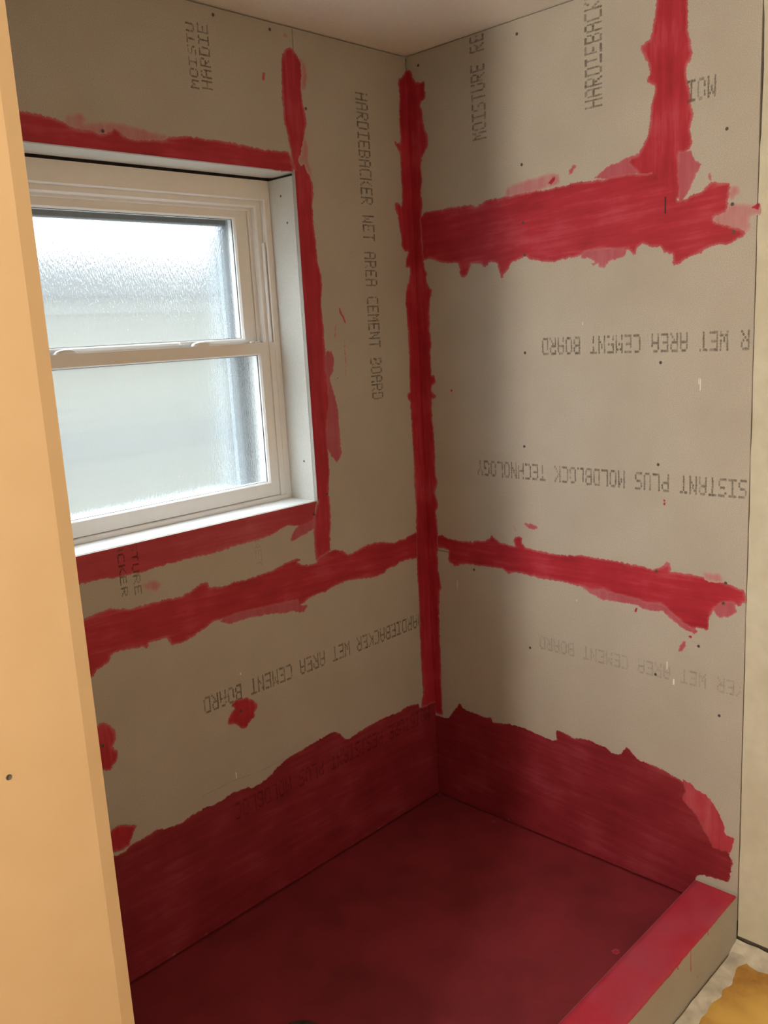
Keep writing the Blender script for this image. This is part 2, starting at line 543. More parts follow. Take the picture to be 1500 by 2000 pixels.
# traced outlines of the brushed patches, wall coordinates in millimetres: distance from the corner, height
LEFT_PAINT = {
 'corner':'0,2326 8,2318 20,2301 35,2298 44,2279 37,2268 36,2251 36,2234 41,2208 43,2170 40,2132 45,2116 70,2119 62,2104 55,2094 47,2086 46,2058 45,2019 44,1985 46,1952 47,1948 50,1937 62,1947 81,1944 79,1924 69,1909 65,1885 61,1859 57,1837 61,1826 46,1806 30,1802 43,1777 47,1745 42,1742 36,1756 26,1757 26,1741 33,1718 49,1691 53,1656 51,1620 49,1573 49,1522 48,1514 49,1467 52,1408 52,1384 68,1377 64,1364 54,1353 53,1312 51,1269 50,1215 50,1178 49,1141 56,1071 53,1081 49,1038 48,1000 54,966 53,940 55,895 57,847 59,786 57,733 58,668 61,592 60,572 61,505 60,459 60,410 60,375 67,363 69,331 0,331 0,2326',
 'bottom':'1720,0 1720,346 1202,356 1174,353 1152,363 1131,363 1103,365 1092,368 1081,370 1061,360 1039,358 1010,354 994,358 971,362 936,364 909,359 868,362 843,368 814,364 789,362 779,353 742,356 710,364 689,376 646,390 605,392 553,397 505,400 474,405 456,398 435,382 416,360 405,356 376,359 338,364 289,366 239,367 172,361 140,367 103,362 81,357 77,341 63,340 0,340 0,0',
 'blob_low':'1205,423 1188,428 1174,429 1162,421 1149,412 1136,411 1132,402 1141,393 1151,374 1157,361 1173,357 1203,362 1253,342 1265,393',
 'blob_mid':'1200,701 1185,701 1169,685 1157,666 1157,648 1165,634 1169,630 1159,617 1159,602 1168,585 1184,573 1196,572 1204,582 1234,582 1250,681',
 'blob_print':'825,615 810,621 790,624 767,618 745,601 731,581 739,570 747,565 746,550 760,546 774,533 786,527 803,540 811,552 844,563 835,579 825,591 813,599',
 'seam':'1200,964 1160,968 1137,971 1094,958 1079,954 1023,955 987,953 941,949 906,957 879,969 857,967 850,950 810,944 767,946 715,945 645,948 593,958 574,961 555,961 533,954 529,949 554,949 538,939 511,934 486,933 479,947 425,957 397,952 377,946 357,929 336,931 314,936 278,942 234,941 198,935 157,922 132,928 109,925 84,933 53,938 59,847 100,852 133,853 163,843 181,846 205,836 238,829 278,834 356,846 394,846 432,843 457,834 477,837 509,835 545,824 565,817 567,838 604,841 656,844 730,852 777,855 829,853 851,855 884,843 921,831 956,826 985,831 995,852 1019,852 1044,854 1032,845 1045,841 1091,854 1137,857 1147,854 1152,840 1162,836 1185,830 1193,822 1196,816 1720,766 1720,934',
 'seam_pale':'604,843 567,839 565,819 534,814 547,805 584,821 606,820 657,833 730,842 802,844 829,853 777,856 705,850',
 'sill':'1206,1107 1067,1107 948,1105 841,1107 702,1110 578,1109 465,1114 405,1093 465,1114 480,1062 484,1054 508,1049 535,1047 557,1053 583,1058 646,1042 690,1039 757,1039 827,1033 893,1036 956,1036 1013,1036 1030,1031 1065,1035 1099,1035 1150,1042 1201,1041 1720,1021 1720,1107',
 'sill_fray':'564,1018 568,1019 554,1033 535,1047 515,1057 484,1060 485,1037 504,1035 518,1030 541,1026',
 'sill_dot':'1042,1002 1025,1003 1006,998 997,990 1004,984 1027,992',
 'vertical':'455,2307 470,2298 480,2285 485,2252 489,2185 490,2142 488,2119 481,2093 476,2066 472,2050 469,2019 462,2008 460,1859 460,1832 460,1811 461,1741 465,1671 461,1617 463,1546 466,1436 463,1362 462,1268 461,1184 460,1111 480,1071 485,1051 488,1006 489,980 488,952 484,930 426,954 426,969 422,993 417,1032 415,1068 414,1087 416,1127 408,1184 409,1261 405,1318 392,1374 390,1430 395,1468 394,1487 394,1542 395,1579 396,1626 397,1663 389,1706 390,1735 400,1770 403,1812 402,1830 406,1866 406,1920 399,1945 399,1970 407,1994 413,2007 423,2030 420,2058 419,2093 407,2122 409,2152 416,2175 418,2212 408,2257 413,2280 431,2297 442,2310',
 'vertical_pale':'395,1468 388,1430 378,1399 369,1360 367,1295 365,1232 376,1214 393,1232 406,1261 406,1318 394,1374 392,1430',
 'vertical_pale2':'387,1520 375,1523 372,1500 377,1471 391,1449 396,1464 395,1487',
 'vertical_top_pale':'415,2286 407,2274 401,2245 410,2216 418,2212 408,2257',
 'vertical_mid_pale':'422,2086 415,2073 419,2031 408,2004 407,1994 415,2007 428,2030 438,2022 442,2029 428,2051',
 'streak1':'338,1645 330,1646 314,1621 306,1598 311,1596 324,1621',
 'streak2':'353,1596 345,1596 352,1555 358,1558',
 'streak3':'372,1442 353,1451 346,1450 360,1444',
 'streak4':'320,1561 316,1565 315,1500 321,1444 325,1444 322,1501',
 'smudge1':'549,2225 543,2234 539,2227 544,2210 551,2212',
 'smudge2':'469,2339 458,2341 453,2333 464,2326 472,2331',
 'head':'1210,2059 1182,2060 1155,2058 1127,2055 1107,2049 1094,2042 1068,2039 1043,2039 1027,2034 1007,2038 995,2044 989,2056 982,2052 967,2037 941,2031 895,2036 864,2038 850,2046 865,2046 798,2054 703,2055 664,2054 602,2051 568,2047 480,2050 469,2039 467,2022 505,2017 562,2002 572,2003 709,2002 835,2002 978,2001 1109,2001 1210,2001 1720,2001 1720,2069',
 'head_pale':'1107,2049 1092,2058 1070,2064 1054,2059 1066,2050 1039,2047 1011,2051 989,2055 965,2054 930,2051 894,2045 850,2048 864,2038 895,2036 941,2031 967,2037 983,2050 995,2043 1007,2037 1027,2034 1043,2038 1068,2039 1094,2041',
 'head_tail_pale':'565,2004 505,2017 467,2024 461,2012 506,2004',
}
RIGHT_PAINT = {
 'corner':'8,2322 14,2322 24,2311 28,2294 42,2283 57,2278 67,2279 74,2270 70,2254 74,2241 70,2225 55,2223 51,2212 58,2196 59,2172 64,2150 75,2129 77,2114 73,2096 62,2087 59,2074 49,2072 44,2047 44,2025 46,2003 40,1982 39,1962 45,1958 44,1938 37,1906 36,1888 37,1835 39,1776 39,1760 52,1739 46,1721 53,1702 68,1688 64,1677 56,1652 54,1606 50,1565 56,1537 55,1516 51,1510 49,1475 50,1439 50,1432 64,1432 67,1404 51,1399 47,1385 62,1370 71,1361 61,1356 47,1356 46,1332 45,1296 48,1260 50,1211 51,1174 49,1118 57,1101 54,1076 50,1066 52,1076 43,1058 49,1041 54,1024 52,1006 43,996 48,971 48,935 48,920 47,869 42,855 44,830 46,792 55,741 45,731 45,705 40,673 37,582 39,548 38,508 37,454 35,412 36,371 35,316 37,291 0,291 0,2322',
 'bottom':'0,288 35,288 59,292 73,312 99,344 103,356 115,363 119,349 140,340 178,341 176,340 208,337 245,345 245,329 271,333 306,341 350,344 392,341 433,336 469,332 483,338 480,364 490,374 514,370 541,362 571,369 609,373 624,367 612,370 634,366 652,366 666,357 683,354 699,359 716,389 731,379 751,360 784,357 817,355 849,347 881,338 892,334 897,308 888,282 904,268 928,255 940,230 960,202 972,174 999,175 1015,182 1023,159 1029,146 1024,124 1022,97 1016,85 992,82 962,79 950,79 933,70 925,50 925,0 0,0',
 'bottom_pale':'890,335 912,328 920,316 930,315 949,310 965,294 979,273 992,246 997,222 1006,213 1025,216 1016,192 1015,182 999,175 969,173 958,201 938,229 927,252 902,266 885,281 894,307',
 'vertical':'797,2355 791,2299 788,2273 783,2241 777,2218 762,2215 749,2205 756,2191 768,2170 776,2146 776,2139 767,2132 767,2123 779,2117 789,2111 786,2087 779,2065 778,2035 771,2002 758,1980 744,1964 710,1955 747,1917 799,1872 831,1845 856,1842 860,1870 856,1903 856,1948 880,1948 885,1956 888,1970 884,1988 882,2000 885,2011 889,2026 885,2049 882,2065 879,2090 874,2106 871,2125 873,2140 882,2146 886,2161 881,2182 874,2212 873,2244 872,2277 868,2355',
 'band':'0,1908 37,1908 50,1919 80,1918 119,1916 149,1920 159,1918 196,1917 227,1916 240,1908 262,1913 282,1922 348,1921 402,1922 469,1920 508,1923 546,1922 555,1927 627,1923 634,1924 655,1921 683,1924 710,1924 744,1921 786,1917 856,1842 875,1844 890,1853 908,1854 923,1866 934,1874 961,1869 982,1863 979,1839 976,1810 968,1797 948,1794 942,1785 960,1776 983,1768 1018,1756 1022,1747 1004,1737 978,1726 949,1728 925,1722 914,1712 892,1709 871,1701 855,1691 839,1691 840,1716 816,1724 807,1739 787,1738 761,1750 747,1742 744,1726 734,1726 724,1738 710,1740 679,1744 647,1747 615,1746 593,1744 584,1737 554,1735 516,1732 496,1729 465,1733 425,1742 411,1752 393,1748 363,1740 350,1722 333,1710 336,1679 333,1678 325,1697 316,1724 312,1742 291,1749 268,1735 251,1747 220,1750 205,1720 184,1709 175,1726 170,1754 165,1757 108,1761 80,1773 90,1764 72,1775 54,1778 39,1776 0,1776',
 'band_pale':'402,1922 348,1921 357,1938 374,1942 409,1944 466,1949 494,1952 514,1948 518,1933 494,1931',
 'band_pale2':'630,1927 672,1943 696,1945 717,1954 747,1960 748,1923 710,1929 666,1925',
 'notch_pale':'856,1948 878,1944 886,1924 902,1913 889,1896 877,1872 862,1850 856,1841 860,1878',
 'end_pale':'976,1810 991,1810 1016,1804 1044,1804 1046,1790 1022,1788 1022,1761 1018,1755 983,1767 954,1779 943,1786 948,1793 968,1796',
 'end_pale2':'981,1852 996,1848 998,1842 986,1839 979,1826 978,1812 980,1839',
 'lower_pale':'593,1744 615,1747 647,1748 679,1744 710,1740 706,1731 665,1726 650,1710 643,1712 640,1722 624,1717 614,1731 593,1736 631,1712 613,1737 588,1737',
 'dab1':'486,1935 501,1947 514,1948 508,1938 496,1929',
 'dab2':'549,1955 566,1971 576,1966 562,1948 552,1944',
 'dab3':'924,1895 930,1895 937,1878 934,1874 927,1876',
 'dab4':'1030,1801 1041,1815 1046,1811 1046,1793 1039,1798',
 'low':'0,919 46,919 64,925 91,914 127,914 158,916 184,916 206,924 236,926 255,937 264,949 278,937 294,928 318,926 347,923 342,941 349,952 375,957 378,949 376,936 390,924 416,922 454,921 492,918 536,922 582,928 599,928 584,928 621,926 657,926 693,926 727,923 762,923 795,918 811,924 824,935 834,946 844,943 846,931 844,919 876,921 907,920 935,919 941,916 968,915 989,911 1012,908 1027,902 1040,902 1042,886 1048,870 1038,867 1023,852 1011,860 984,857 964,838 958,825 952,814 950,789 947,774 934,778 917,778 914,768 894,775 871,786 845,804 829,817 812,824 782,818 769,819 755,823 710,825 675,829 639,832 616,824 581,831 538,834 509,836 434,834 395,838 379,838 348,840 323,830 299,845 258,842 207,840 168,840 132,831 116,820 100,830 84,831 89,874 66,879 44,875 0,875',
 'low_pale':'583,829 638,815 692,816 745,818 769,809 796,810 826,815 842,800 871,783 894,773 910,767 914,769 871,788 829,818 782,819 755,823 710,826 639,832',
 'low_pale2':'964,838 984,856 1011,859 1013,844 997,832 976,824',
 'low_pale3':'936,926 971,928 980,916 965,915 941,917',
 'drop1':'866,703 872,722 882,737 891,736 888,720 879,705',
 'drop2':'896,753 904,755 904,747 897,746',
 'drop3':'741,791 745,803 750,803 749,789',
 'splash1':'380,996 407,999 422,996 437,989 422,981 399,981',
 'splash2':'337,988 348,990 359,970 351,966',
 'drip':'822,1120 827,1121 827,1093 823,1093',
 'speck':'118,1386 129,1388 130,1380 120,1378',
}

# ================================================================== LARGE STRUCTURE
G = 0.0007                     # half a joint between boards
BT = 0.0125                    # board thickness

# ---- left wall (with the window)
wall_left = structure(boxes('wall_left', [
    ((-0.2, -0.20, FLOOR), (0.447, -BT - .0008, CEIL + .1)),
    ((1.375, -0.20, FLOOR), (XE + .1, -BT - .0008, CEIL + .1)),
    ((0.447, -0.20, FLOOR), (1.375, -BT - .0008, 1.094)),
    ((0.447, -0.20, 2.015), (1.375, -BT - .0008, CEIL + .1))], M['backing']),
    'bare cement board shower wall with the window, seams painted red')
SX, SZL = 0.4375, 0.868        # vertical seam beside the window, horizontal seam below it
def board(lo, hi, parent, axis):
    o = box('cement_board', lo, hi, M['board'], parent, bevel=0.0009)
    return o
bl_above = board((SX + G, -BT, WZ1), (XE, 0, CEIL - .003), wall_left, 1)
bl_side = board((0.0005, -BT, SZL + G), (SX - G, 0, CEIL - .003), wall_left, 1)
bl_under = board((SX + G, -BT, SZL + G), (XE, 0, WZ0 - .0005), wall_left, 1)
bl_low = board((0.0005, -BT, -.02), (XE, 0, SZL - G), wall_left, 1)
bl_jamb = board((SX + G, -BT, WZ0), (WX0, 0, WZ1 - .0005), wall_left, 1)
bl_far = board((WX1, -BT, WZ0), (XE, 0, WZ1 - .0005), wall_left, 1)

# ---- right wall (plumbing wall)
wall_right = structure(box('wall_right', (-0.2, 0.0, FLOOR - .1), (-BT - .0008, 3.3, CEIL + .1), M['backing']),
    'bare cement board shower wall running into cream plaster')
S1, S2, SV = 1.8030, 0.868, 0.8275
br_low = board((-BT, 0.0005, -.02), (0, VO - .0012, S2 - G), wall_right, 0)
br_mid = board((-BT, 0.0005, S2 + G), (0, VO - .0012, S1 - G), wall_right, 0)
br_top = board((-BT, 0.0005, S1 + G), (0, SV - G, CEIL - .0022), wall_right, 0)
br_end = board((-BT, SV + G, S1 + G), (0, VO - .0012, CEIL - .0022), wall_right, 0)
# plaster beside the shower: its cut edge wanders, so the gap to the board opens and closes
def plaster_panel():
    bm = bmesh.new()
    ny, nz = 40, 90
    z0, z1, y1 = -0.062, CEIL - .001, 3.3
    grid = []
    for b in range(nz + 1):
        z = z0 + (z1 - z0) * b / nz
        y0 = VO + 0.0012 + 0.0016 * noise.noise(Vector((0.3, 1.7, z * 9))) + 0.0010 * noise.noise(Vector((4.3, 1.7, z * 40)))
        if 1.95 < z < 2.2:
            y0 += 0.0025
        row = []
        for a in range(ny + 1):
            y = y0 + (y1 - y0) * (a / ny) ** 2.2
            h = -0.0012 + 0.0010 * noise.noise(Vector((2.0, y * 7, z * 7))) + 0.0005 * noise.noise(Vector((5.0, y * 30, z * 30)))
            row.append(bm.verts.new((h, y, z)))
        grid.append(row)
    for b in range(nz):
        for a in range(ny):
            bm.faces.new((grid[b][a], grid[b][a + 1], grid[b + 1][a + 1], grid[b + 1][a]))
    ext = bmesh.ops.extrude_face_region(bm, geom=list(bm.faces))
    for v in [g for g in ext['geom'] if isinstance(g, bmesh.types.BMVert)]:
        v.co.x = -BT
    return finish('plaster_panel', bm, M['plaster'], wall_right)
pl = plaster_panel()
pl['label'] = 'cream plaster, hand trowelled'

# ---- partition at the end of the shower with a rounded, painted edge
def partition():
    c = 0.022
    pts = [(XE + .12, VI - .2)]
    XP = XE + .0045
    out = [(XP, 0.0)]
    n = 3
    out += [(XP, VO - c), (XP + .002, VO - .010), (XP + .004, VO - .0024), (XP + .020, VO)]
    out += [(3.3, VO), (3.3, VO - .115), (XE + .12, VO - .115), (XE + .12, 0.0)]
    bm = bmesh.new()
    lo = [bm.verts.new((x, y, FLOOR)) for x, y in out]
    hi = [bm.verts.new((x, y, CEIL)) for x, y in out]
    for k in range(len(out)):
        q = (k + 1) % len(out)
        f = bm.faces.new((lo[k], lo[q], hi[q], hi[k]))
        f.smooth = False
    bm.faces.new(lo)
    bm.faces.new(hi)
    return finish('wall_front', bm, M['jamb'])
wall_front = structure(partition(), 'yellow painted wall end beside the shower opening, lit by the warm lamp')
screw((1.8068, VO, 1.1642), (0, 1, 0), wall_front, 'screw_head', 0.6)

structure(box('ceiling', (-0.2, -0.2, CEIL), (3.3, 3.3, CEIL + .1), M['ceiling']), 'off-white painted ceiling')
structure(box('wall_back', (-0.2, 3.3, FLOOR - .1), (3.4, 3.4, CEIL + .1), M['roomwall']))
structure(box('wall_side', (3.3, VO - .115, FLOOR - .1), (3.4, 3.3, CEIL + .1), M['roomwall']))
floor = structure(box('floor', (-0.2, -0.2, FLOOR - .1), (3.3, 3.3, FLOOR), M['floor']), 'worn tan subfloor stained orange outside the shower curb')

# crumbs of thinset along the curb and the wall base
def ridge(name, path, width, height, seed, parent):
    bm = bmesh.new()
    rows, n = [], 9
    d = (Vector(path[1]) - Vector(path[0]))
    ln = d.length
    d.normalize()
    s = Vector((-d.y, d.x, 0)) * (1 if seed > 0 else -1)
    m_ = int(ln / 0.008)
    for k in range(m_ + 1):
        p = Vector(path[0]) + d * (ln * k / m_)
        row = []
        for a in range(n + 1):
            u = a / n
            w = width * (1 + 0.45 * noise.noise(Vector((k * .14, seed, 0))) + .20 * noise.noise(Vector((k * .22, seed, 5))))
            h = height * (1 - u) ** 0.8 * (1 + 0.45 * noise.noise(Vector((k * .16, u * 2.5, seed)))) + (0 if a in (0, n) else .0006 * noise.noise(Vector((k * 1.1, u * 9, seed))))
            q = p + s * (u * w)
            row.append(bm.verts.new((q.x, q.y, FLOOR + (max(h, .0006) if a < n else -.001))))
        rows.append(row)
    for k in range(m_):
        for a in range(n):
            bm.faces.new((rows[k][a], rows[k][a + 1], rows[k + 1][a + 1], rows[k + 1][a]))
    return finish(name, bm, M['mortar'], parent, smooth=True)
ridge('mortar_ridge', [(0.0, VO + .004, 0), (1.69, VO + .004, 0)], 0.040, 0.008, 1.0, floor)
ridge('mortar_ridge', [(0.0005, VO, 0), (0.0005, 2.2, 0)], 0.055, 0.022, -2.0, floor)

# ================================================================== SHOWER PAN, CURB, DRAIN
def pan_mesh():
    bm = bmesh.new()
    nx, ny = 120, 66
    VI = 0.9275
    g = []
    for b in range(ny + 1):
        row = []
        for a in range(nx + 1):
            x, y = XE * a / nx, VI * b / ny
            e = min(x, y, XE - x, VI - y)
            fall = 0.010 * min(1.0, e / 0.35)
            r = math.hypot(x - 1.004, y - 0.436)
            z = -fall + 0.0012 * noise.noise(Vector((x * 6, y * 6, 2))) + 0.0006 * noise.noise(Vector((x * 25, y * 25, 7)))
            row.append(bm.verts.new((x, y, z)))
        g.append(row)
    for b in range(ny):
        for a in range(nx):
            bm.faces.new((g[b][a], g[b][a + 1], g[b + 1][a + 1], g[b + 1][a]))
    ext = bmesh.ops.extrude_face_region(bm, geom=list(bm.faces))
    for v in [q for q in ext['geom'] if isinstance(q, bmesh.types.BMVert)]:
        v.co.z = FLOOR
    
    return finish('shower_pan', bm, M['paint_dry'], None, smooth=True)
pan = thing(pan_mesh(), 'dark red shower pan of dried waterproofing, floor of the shower behind the curb', 'shower pan')
# small fresh dabs on the pan
for k, (x, y, r) in enumerate([(0.012, 0.012, .006), (0.035, 0.262, .007), (0.24, 0.905, .011), (0.262, 0.90, .007), (0.33, .87, .012)]):
    pts = [(x + r * random.uniform(.6, 1.2) * math.cos(t * math.pi / 5), y + r * random.uniform(.5, 1.1) * math.sin(t * math.pi / 5)) for t in range(10)]
    zz = -0.010 * min(1, min(x, y, VI - y) / .35)
    film('paint_dab', pts, lambda a, b, h, zz=zz: (a, b, zz + .0012 + h), M['paint'], pan, grid=.004, reach=.0010)

curb = thing(empty('shower_curb', (0, 0, 0)), 'low shower curb in beige board with a fresh bright red painted top', 'shower curb')
box('curb_board', (0.001, VI, FLOOR + .001), (XE, VO, CURB), M['board'], curb, bevel=0.0012)
def curb_coat():
    bm = bmesh.new()
    n = 260
    prof_rows = []
    for k in range(n + 1):
        x = 0.014 + (XE - .016) * k / n
        lip = 0.004 + 0.0035 * noise.noise(Vector((x * 9, 1, 1))) + 0.002 * noise.noise(Vector((x * 45, 2, 1)))
        edge = 0.006 * noise.noise(Vector((x * 20, 4, 1))) if k == 0 else 0
        row = [(x, VI - .0012, -0.004), (x, VI - .0012, CURB - .004), (x, VI + .002, CURB + .0012)]
        for a in range(1, 8):
            y = VI + .002 + (VO - VI - .004) * a / 8
            row.append((x, y, CURB + .0012 + .0006 * noise.noise(Vector((x * 30, y * 30, 1)))))
        row += [(x, VO - .002, CURB + .0012), (x, VO + .0010, CURB - .0015), (x, VO + .0009, CURB - max(lip, .002)), (x, VO + .0001, CURB - max(lip, .002) - .0012)]
        prof_rows.append([bm.verts.new(p) for p in row])
    for a in range(n):
        for b in range(len(prof_rows[0]) - 1):
            bm.faces.new((prof_rows[a][b], prof_rows[a][b + 1], prof_rows[a + 1][b + 1], prof_rows[a + 1][b]))
    return finish('paint_coat', bm, M['paint_curb'], curb, smooth=True)
curb_coat()['label'] = 'fresh bright red coat over the top'
def drip(x, z0, z1, w):
    bm = bmesh.new()
    rows = []
    for k in range(9):
        t = k / 8
        z = z0 + (z1 - z0) * t
        r = w * (0.55 + 0.45 * t ** 3) * (1 if k < 8 else .3)
        xx = x + .0012 * math.sin(t * 4)
        rows.append([bm.verts.new((xx + r * math.cos(a * math.pi / 4), VO - .0002 + r * .5 * math.sin(a * math.pi / 4), z)) for a in range(5)])
    for k in range(8):
        for a in range(4):
            bm.faces.new((rows[k][a], rows[k][a + 1], rows[k + 1][a + 1], rows[k + 1][a]))
    return finish('paint_drip', bm, M['paint_curb'], curb, smooth=True)
drip(0.2760, 0.060, -0.004, .0022)
drip(0.3450, 0.060, 0.046, .0026)
drip(0.1807, 0.060, 0.042, .0022)
film('paint_dab', [(0.2366, -.036), (.2392, -.0365), (.2402, -.041), (.2380, -.044), (.2362, -.041)], lambda a, b, h: (a, VO + h, b), M['paint'], curb, grid=.002, reach=.001)

def drain_part(name, rings, material, parent, n=40):
    bm = bmesh.new()
    vv = [[bm.verts.new((r * math.cos(2 * math.pi * k / n), r * math.sin(2 * math.pi * k / n), h)) for k in range(n)] for r, h in rings]
    for a in range(len(vv) - 1):
        for k in range(n):
            bm.faces.new((vv[a][k], vv[a][(k + 1) % n], vv[a + 1][(k + 1) % n], vv[a + 1][k]))
    if rings[-1][0] < .05:
        bm.faces.new(vv[-1])
    return finish(name, bm, material, parent, smooth=False)
dr = drain_part('floor_drain', [(0.066, -.004), (0.064, 0.004), (0.060, 0.006), (0.050, 0.005), (0.046, 0.001), (0.0445, -.003)], M['drain'], pan)
dr.location = (1.045, 0.468, -0.010)
dr['label'] = 'dark round drain rim'
drain_part('strainer', [(0.0445, -.002), (0.030, 0.000), (0.012, 0.0), (0.010, -.001)], M['dark'], dr)
for k in range(6):
    t = k * math.pi / 3
    screw((.055 * math.cos(t), .055 * math.sin(t), .0052), (0, 0, 1), dr, 'bolt', .9)

# ================================================================== WINDOW
win = structure(empty('window_1', ((WX0 + WX1) / 2, -DEP, WZ0)), 'white vinyl double hung window with rain-patterned obscure glass')
def wpart(name, bm, material, parent=win):
    o = finish(name, bm, material, None)
    o.parent = parent
    o.matrix_parent_inverse = Matrix.Translation(-Vector(win.location))
    return o
def wbox(name, lo, hi, material, bevel=.001, parent=win):
    bm = bmesh.new()
    add_box(bm, lo, hi, bevel)
    return wpart(name, bm, material, parent)
# boards lining the opening
wbox('reveal_board', (WX0 - .0125, -DEP - .004, WZ0 - .012), (WX0, -BT - .0003, WZ1 - .007), M['reveal'])
wbox('reveal_board', (WX1, -DEP - .004, WZ0 - .012), (WX1 + .0125, -BT - .0003, WZ1 - .007), M['reveal'])
wbox('reveal_board', (WX0 - .0125, -DEP + .002, WZ1), (WX1 + .0125, -BT - .0003, WZ1 + .012), M['reveal'])
sill = wbox('sill_board', (WX0, -DEP - .01, WZ0 - .0125), (WX1, -BT - .0003, WZ0), M['sill'])
for y, z in ((-0.0644, 1.9472), (-0.0452, 1.8755), (-0.0473, 1.2206)):
    o = screw((WX0, y, z), (1, 0, 0), None, 'screw_head', .62)
    o.parent = win
    o.matrix_parent_inverse = Matrix.Translation(-Vector(win.location))

# outer frame with stepped head and side channels
bm = bmesh.new()
FX0, FX1, FZ0, FZ1 = WX0 + .0005, WX1 - .0005, WZ0 + .0005, 1.993
add_ring(bm, FX0, FX1, FZ0, FZ1, .0205, .0205, .014, .0515, -.20, -DEP, .0025)
add_ring(bm, FX0 + .0205, FX1 - .0205, FZ0 + .010, FZ1 - .048, .0200, .0200, .004, .0205, -.20, -.130, .004)
add_ring(bm, FX0 + .038, FX1 - .038, FZ0 + .013, FZ1 - .066, .0130, .0130, .004, .010, -.20, -.148, .002)
for x0, x1 in ((FX0 + .0205, FX0 + .0365), (FX1 - .0365, FX1 - .0205)):
    add_box(bm, (x0, -.16, FZ0 + .008), (x1, -.1145, 1.560), .0012)
    add_box(bm, (x0 + .002, -.14, 1.560), (x0 + .007, -.1185, 1.83), .0008)
wpart('frame', bm, M['vinyl'])
wbox('leak_block', (WX0 - .012, -.20, 1.985), (WX1 + .012, -DEP - .012, 2.012), M['dark'], 0)  # dark filler added above the frame to stop daylight leaking through the gap
# dark weather strip and the outer trim that show as streaks through the patterned glass
bm = bmesh.new()
add_ring(bm, FX0 + .03, FX1 - .03, FZ0 + .008, FZ1 - .05, .060, .060, .020, .060, -.235, -.2005)
wpart('outer_stop', bm, M['casing'])
bm = bmesh.new()
add_ring(bm, FX0 - .02, FX1 + .02, FZ0 - .02, FZ1 + .02, .085, .085, .05, .09, -.285, -.236)
wpart('outer_casing', bm, M['outtrim'])

def sash(x0, x1, z0, z1, st, rb, rt, y0, y1):
    bm = bmesh.new()
    add_ring(bm, x0, x1, z0, z1, st, st, rb, rt, y0, y1, .004)
    s = wpart('sash', bm, M['vinyl'])
    yg = (y0 + y1) / 2
    bm = bmesh.new()
    add_box(bm, (x0 + st - .004, yg - .0025, z0 + rb - .004), (x1 - st + .004, yg + .0025, z1 - rt + .004))
    p = finish('pane', bm, M['glass'], None)
    p.parent = s
    p.matrix_parent_inverse = Matrix.Identity(4)
    bm = bmesh.new()
    add_ring(bm, x0 + st - .001, x1 - st + .001, z0 + rb - .001, z1 - rt + .001, .0022, .0022, .0022, .0022, yg + .0025, yg + .0045)
    g = finish('gasket', bm, M['casing'], None)
    g.parent = s
    g.matrix_parent_inverse = Matrix.Identity(4)
    return s
upper = sash(.515, 1.3074, 1.540, 1.9265, .0430, .035, .0320, -.186, -.154)
lower = sash(.5000, 1.3224, 1.1245, 1.5605, .0335, .0415, .0345, -.152, -.1195)

# sash locks on the meeting rail
def lock(x):
    bm = bmesh.new()
    n, m_ = 14, 6
    rows = []
    for k in range(n + 1):
        u = -1 + 2 * k / n
        hgt = .0115 * max(0.0, 1 - u * u) ** .55
        row = []
        for a in range(m_ + 1):
            t = math.pi * a / m_
            row.append(bm.verts.new((x + .030 * u, -.1365 + .0155 * math.cos(t) * (1 - .35 * u * u), 1.5600 + (hgt if 0 < a < m_ else 0) * (.75 + .25 * math.sin(t)))))
        rows.append(row)
    for k in range(n):
        for a in range(m_):
            bm.faces.new((rows[k][a], rows[k][a + 1], rows[k + 1][a + 1], rows[k + 1][a]))
    o = wpart('sash_lock', bm, M['vinyl'])
    for p in o.data.polygons:
        p.use_smooth = True
    bm = bmesh.new()
    add_box(bm, (x - .004, -.151, 1.5665), (x + .058, -.143, 1.5735), .002)
    k_ = finish('lock_lever', bm, M['vinyl'], None)
    k_.parent = o
    k_.matrix_parent_inverse = Matrix.Identity(4)
lock(0.718)
lock(1.100)
for x in (.522, .541, 1.281, 1.300):
    wbox('tilt_latch', (x - .006, -.146, 1.560), (x + .006, -.136, 1.5645), M['vinyl'], .0015)

# ================================================================== OUTSIDE, SEEN BLURRED THROUGH THE GLASS
house = thing(empty('neighbour_house', (0.6, -6.6, -1.0)), 'pale sided house with a grey roof, blurred behind the patterned window glass', 'house')
def hpart(name, bm, material):
    o = finish(name, bm, material, None)
    o.parent = house
    o.matrix_parent_inverse = Matrix.Translation(-Vector(house.location))
    return o
HY = -5.6
bm = bmesh.new()
add_box(bm, (-9, HY - 4.0, -1.0), (5, HY - .012, 1.98))
hpart('house_wall', bm, M['siding'])
bm = bmesh.new()
for k in range(22):                                            # lapped boards
    z = -.6 + k * .117
    v = [bm.verts.new(p) for p in ((-9, HY, z), (5, HY, z), (5, HY - .007, z + .12), (-9, HY - .007, z + .12), (-9, HY - .012, z), (5, HY - .012, z))]
    bm.faces.new((v[0], v[1], v[2], v[3])); bm.faces.new((v[0], v[1], v[5], v[4]))
sd = hpart('siding', bm, M['siding'])
sd['kind'] = 'stuff'
bm = bmesh.new()
v = [bm.verts.new(p) for p in ((-9.4, HY + .08, 2.02), (5.4, HY + .08, 2.02), (5.4, HY - 2.2, 2.86), (-9.4, HY - 2.2, 2.86),
                               (-9.4, HY + .08, 1.99), (5.4, HY + .08, 1.99), (5.4, HY - 2.2, 2.80), (-9.4, HY - 2.2, 2.80))]
for f in ((0, 1, 2, 3), (4, 5, 6, 7), (0, 1, 5, 4), (2, 3, 7, 6), (0, 3, 7, 4), (1, 2, 6, 5)):
    bm.faces.new([v[k] for k in f])
hpart('house_roof', bm, M['roof'])
bm = bmesh.new()
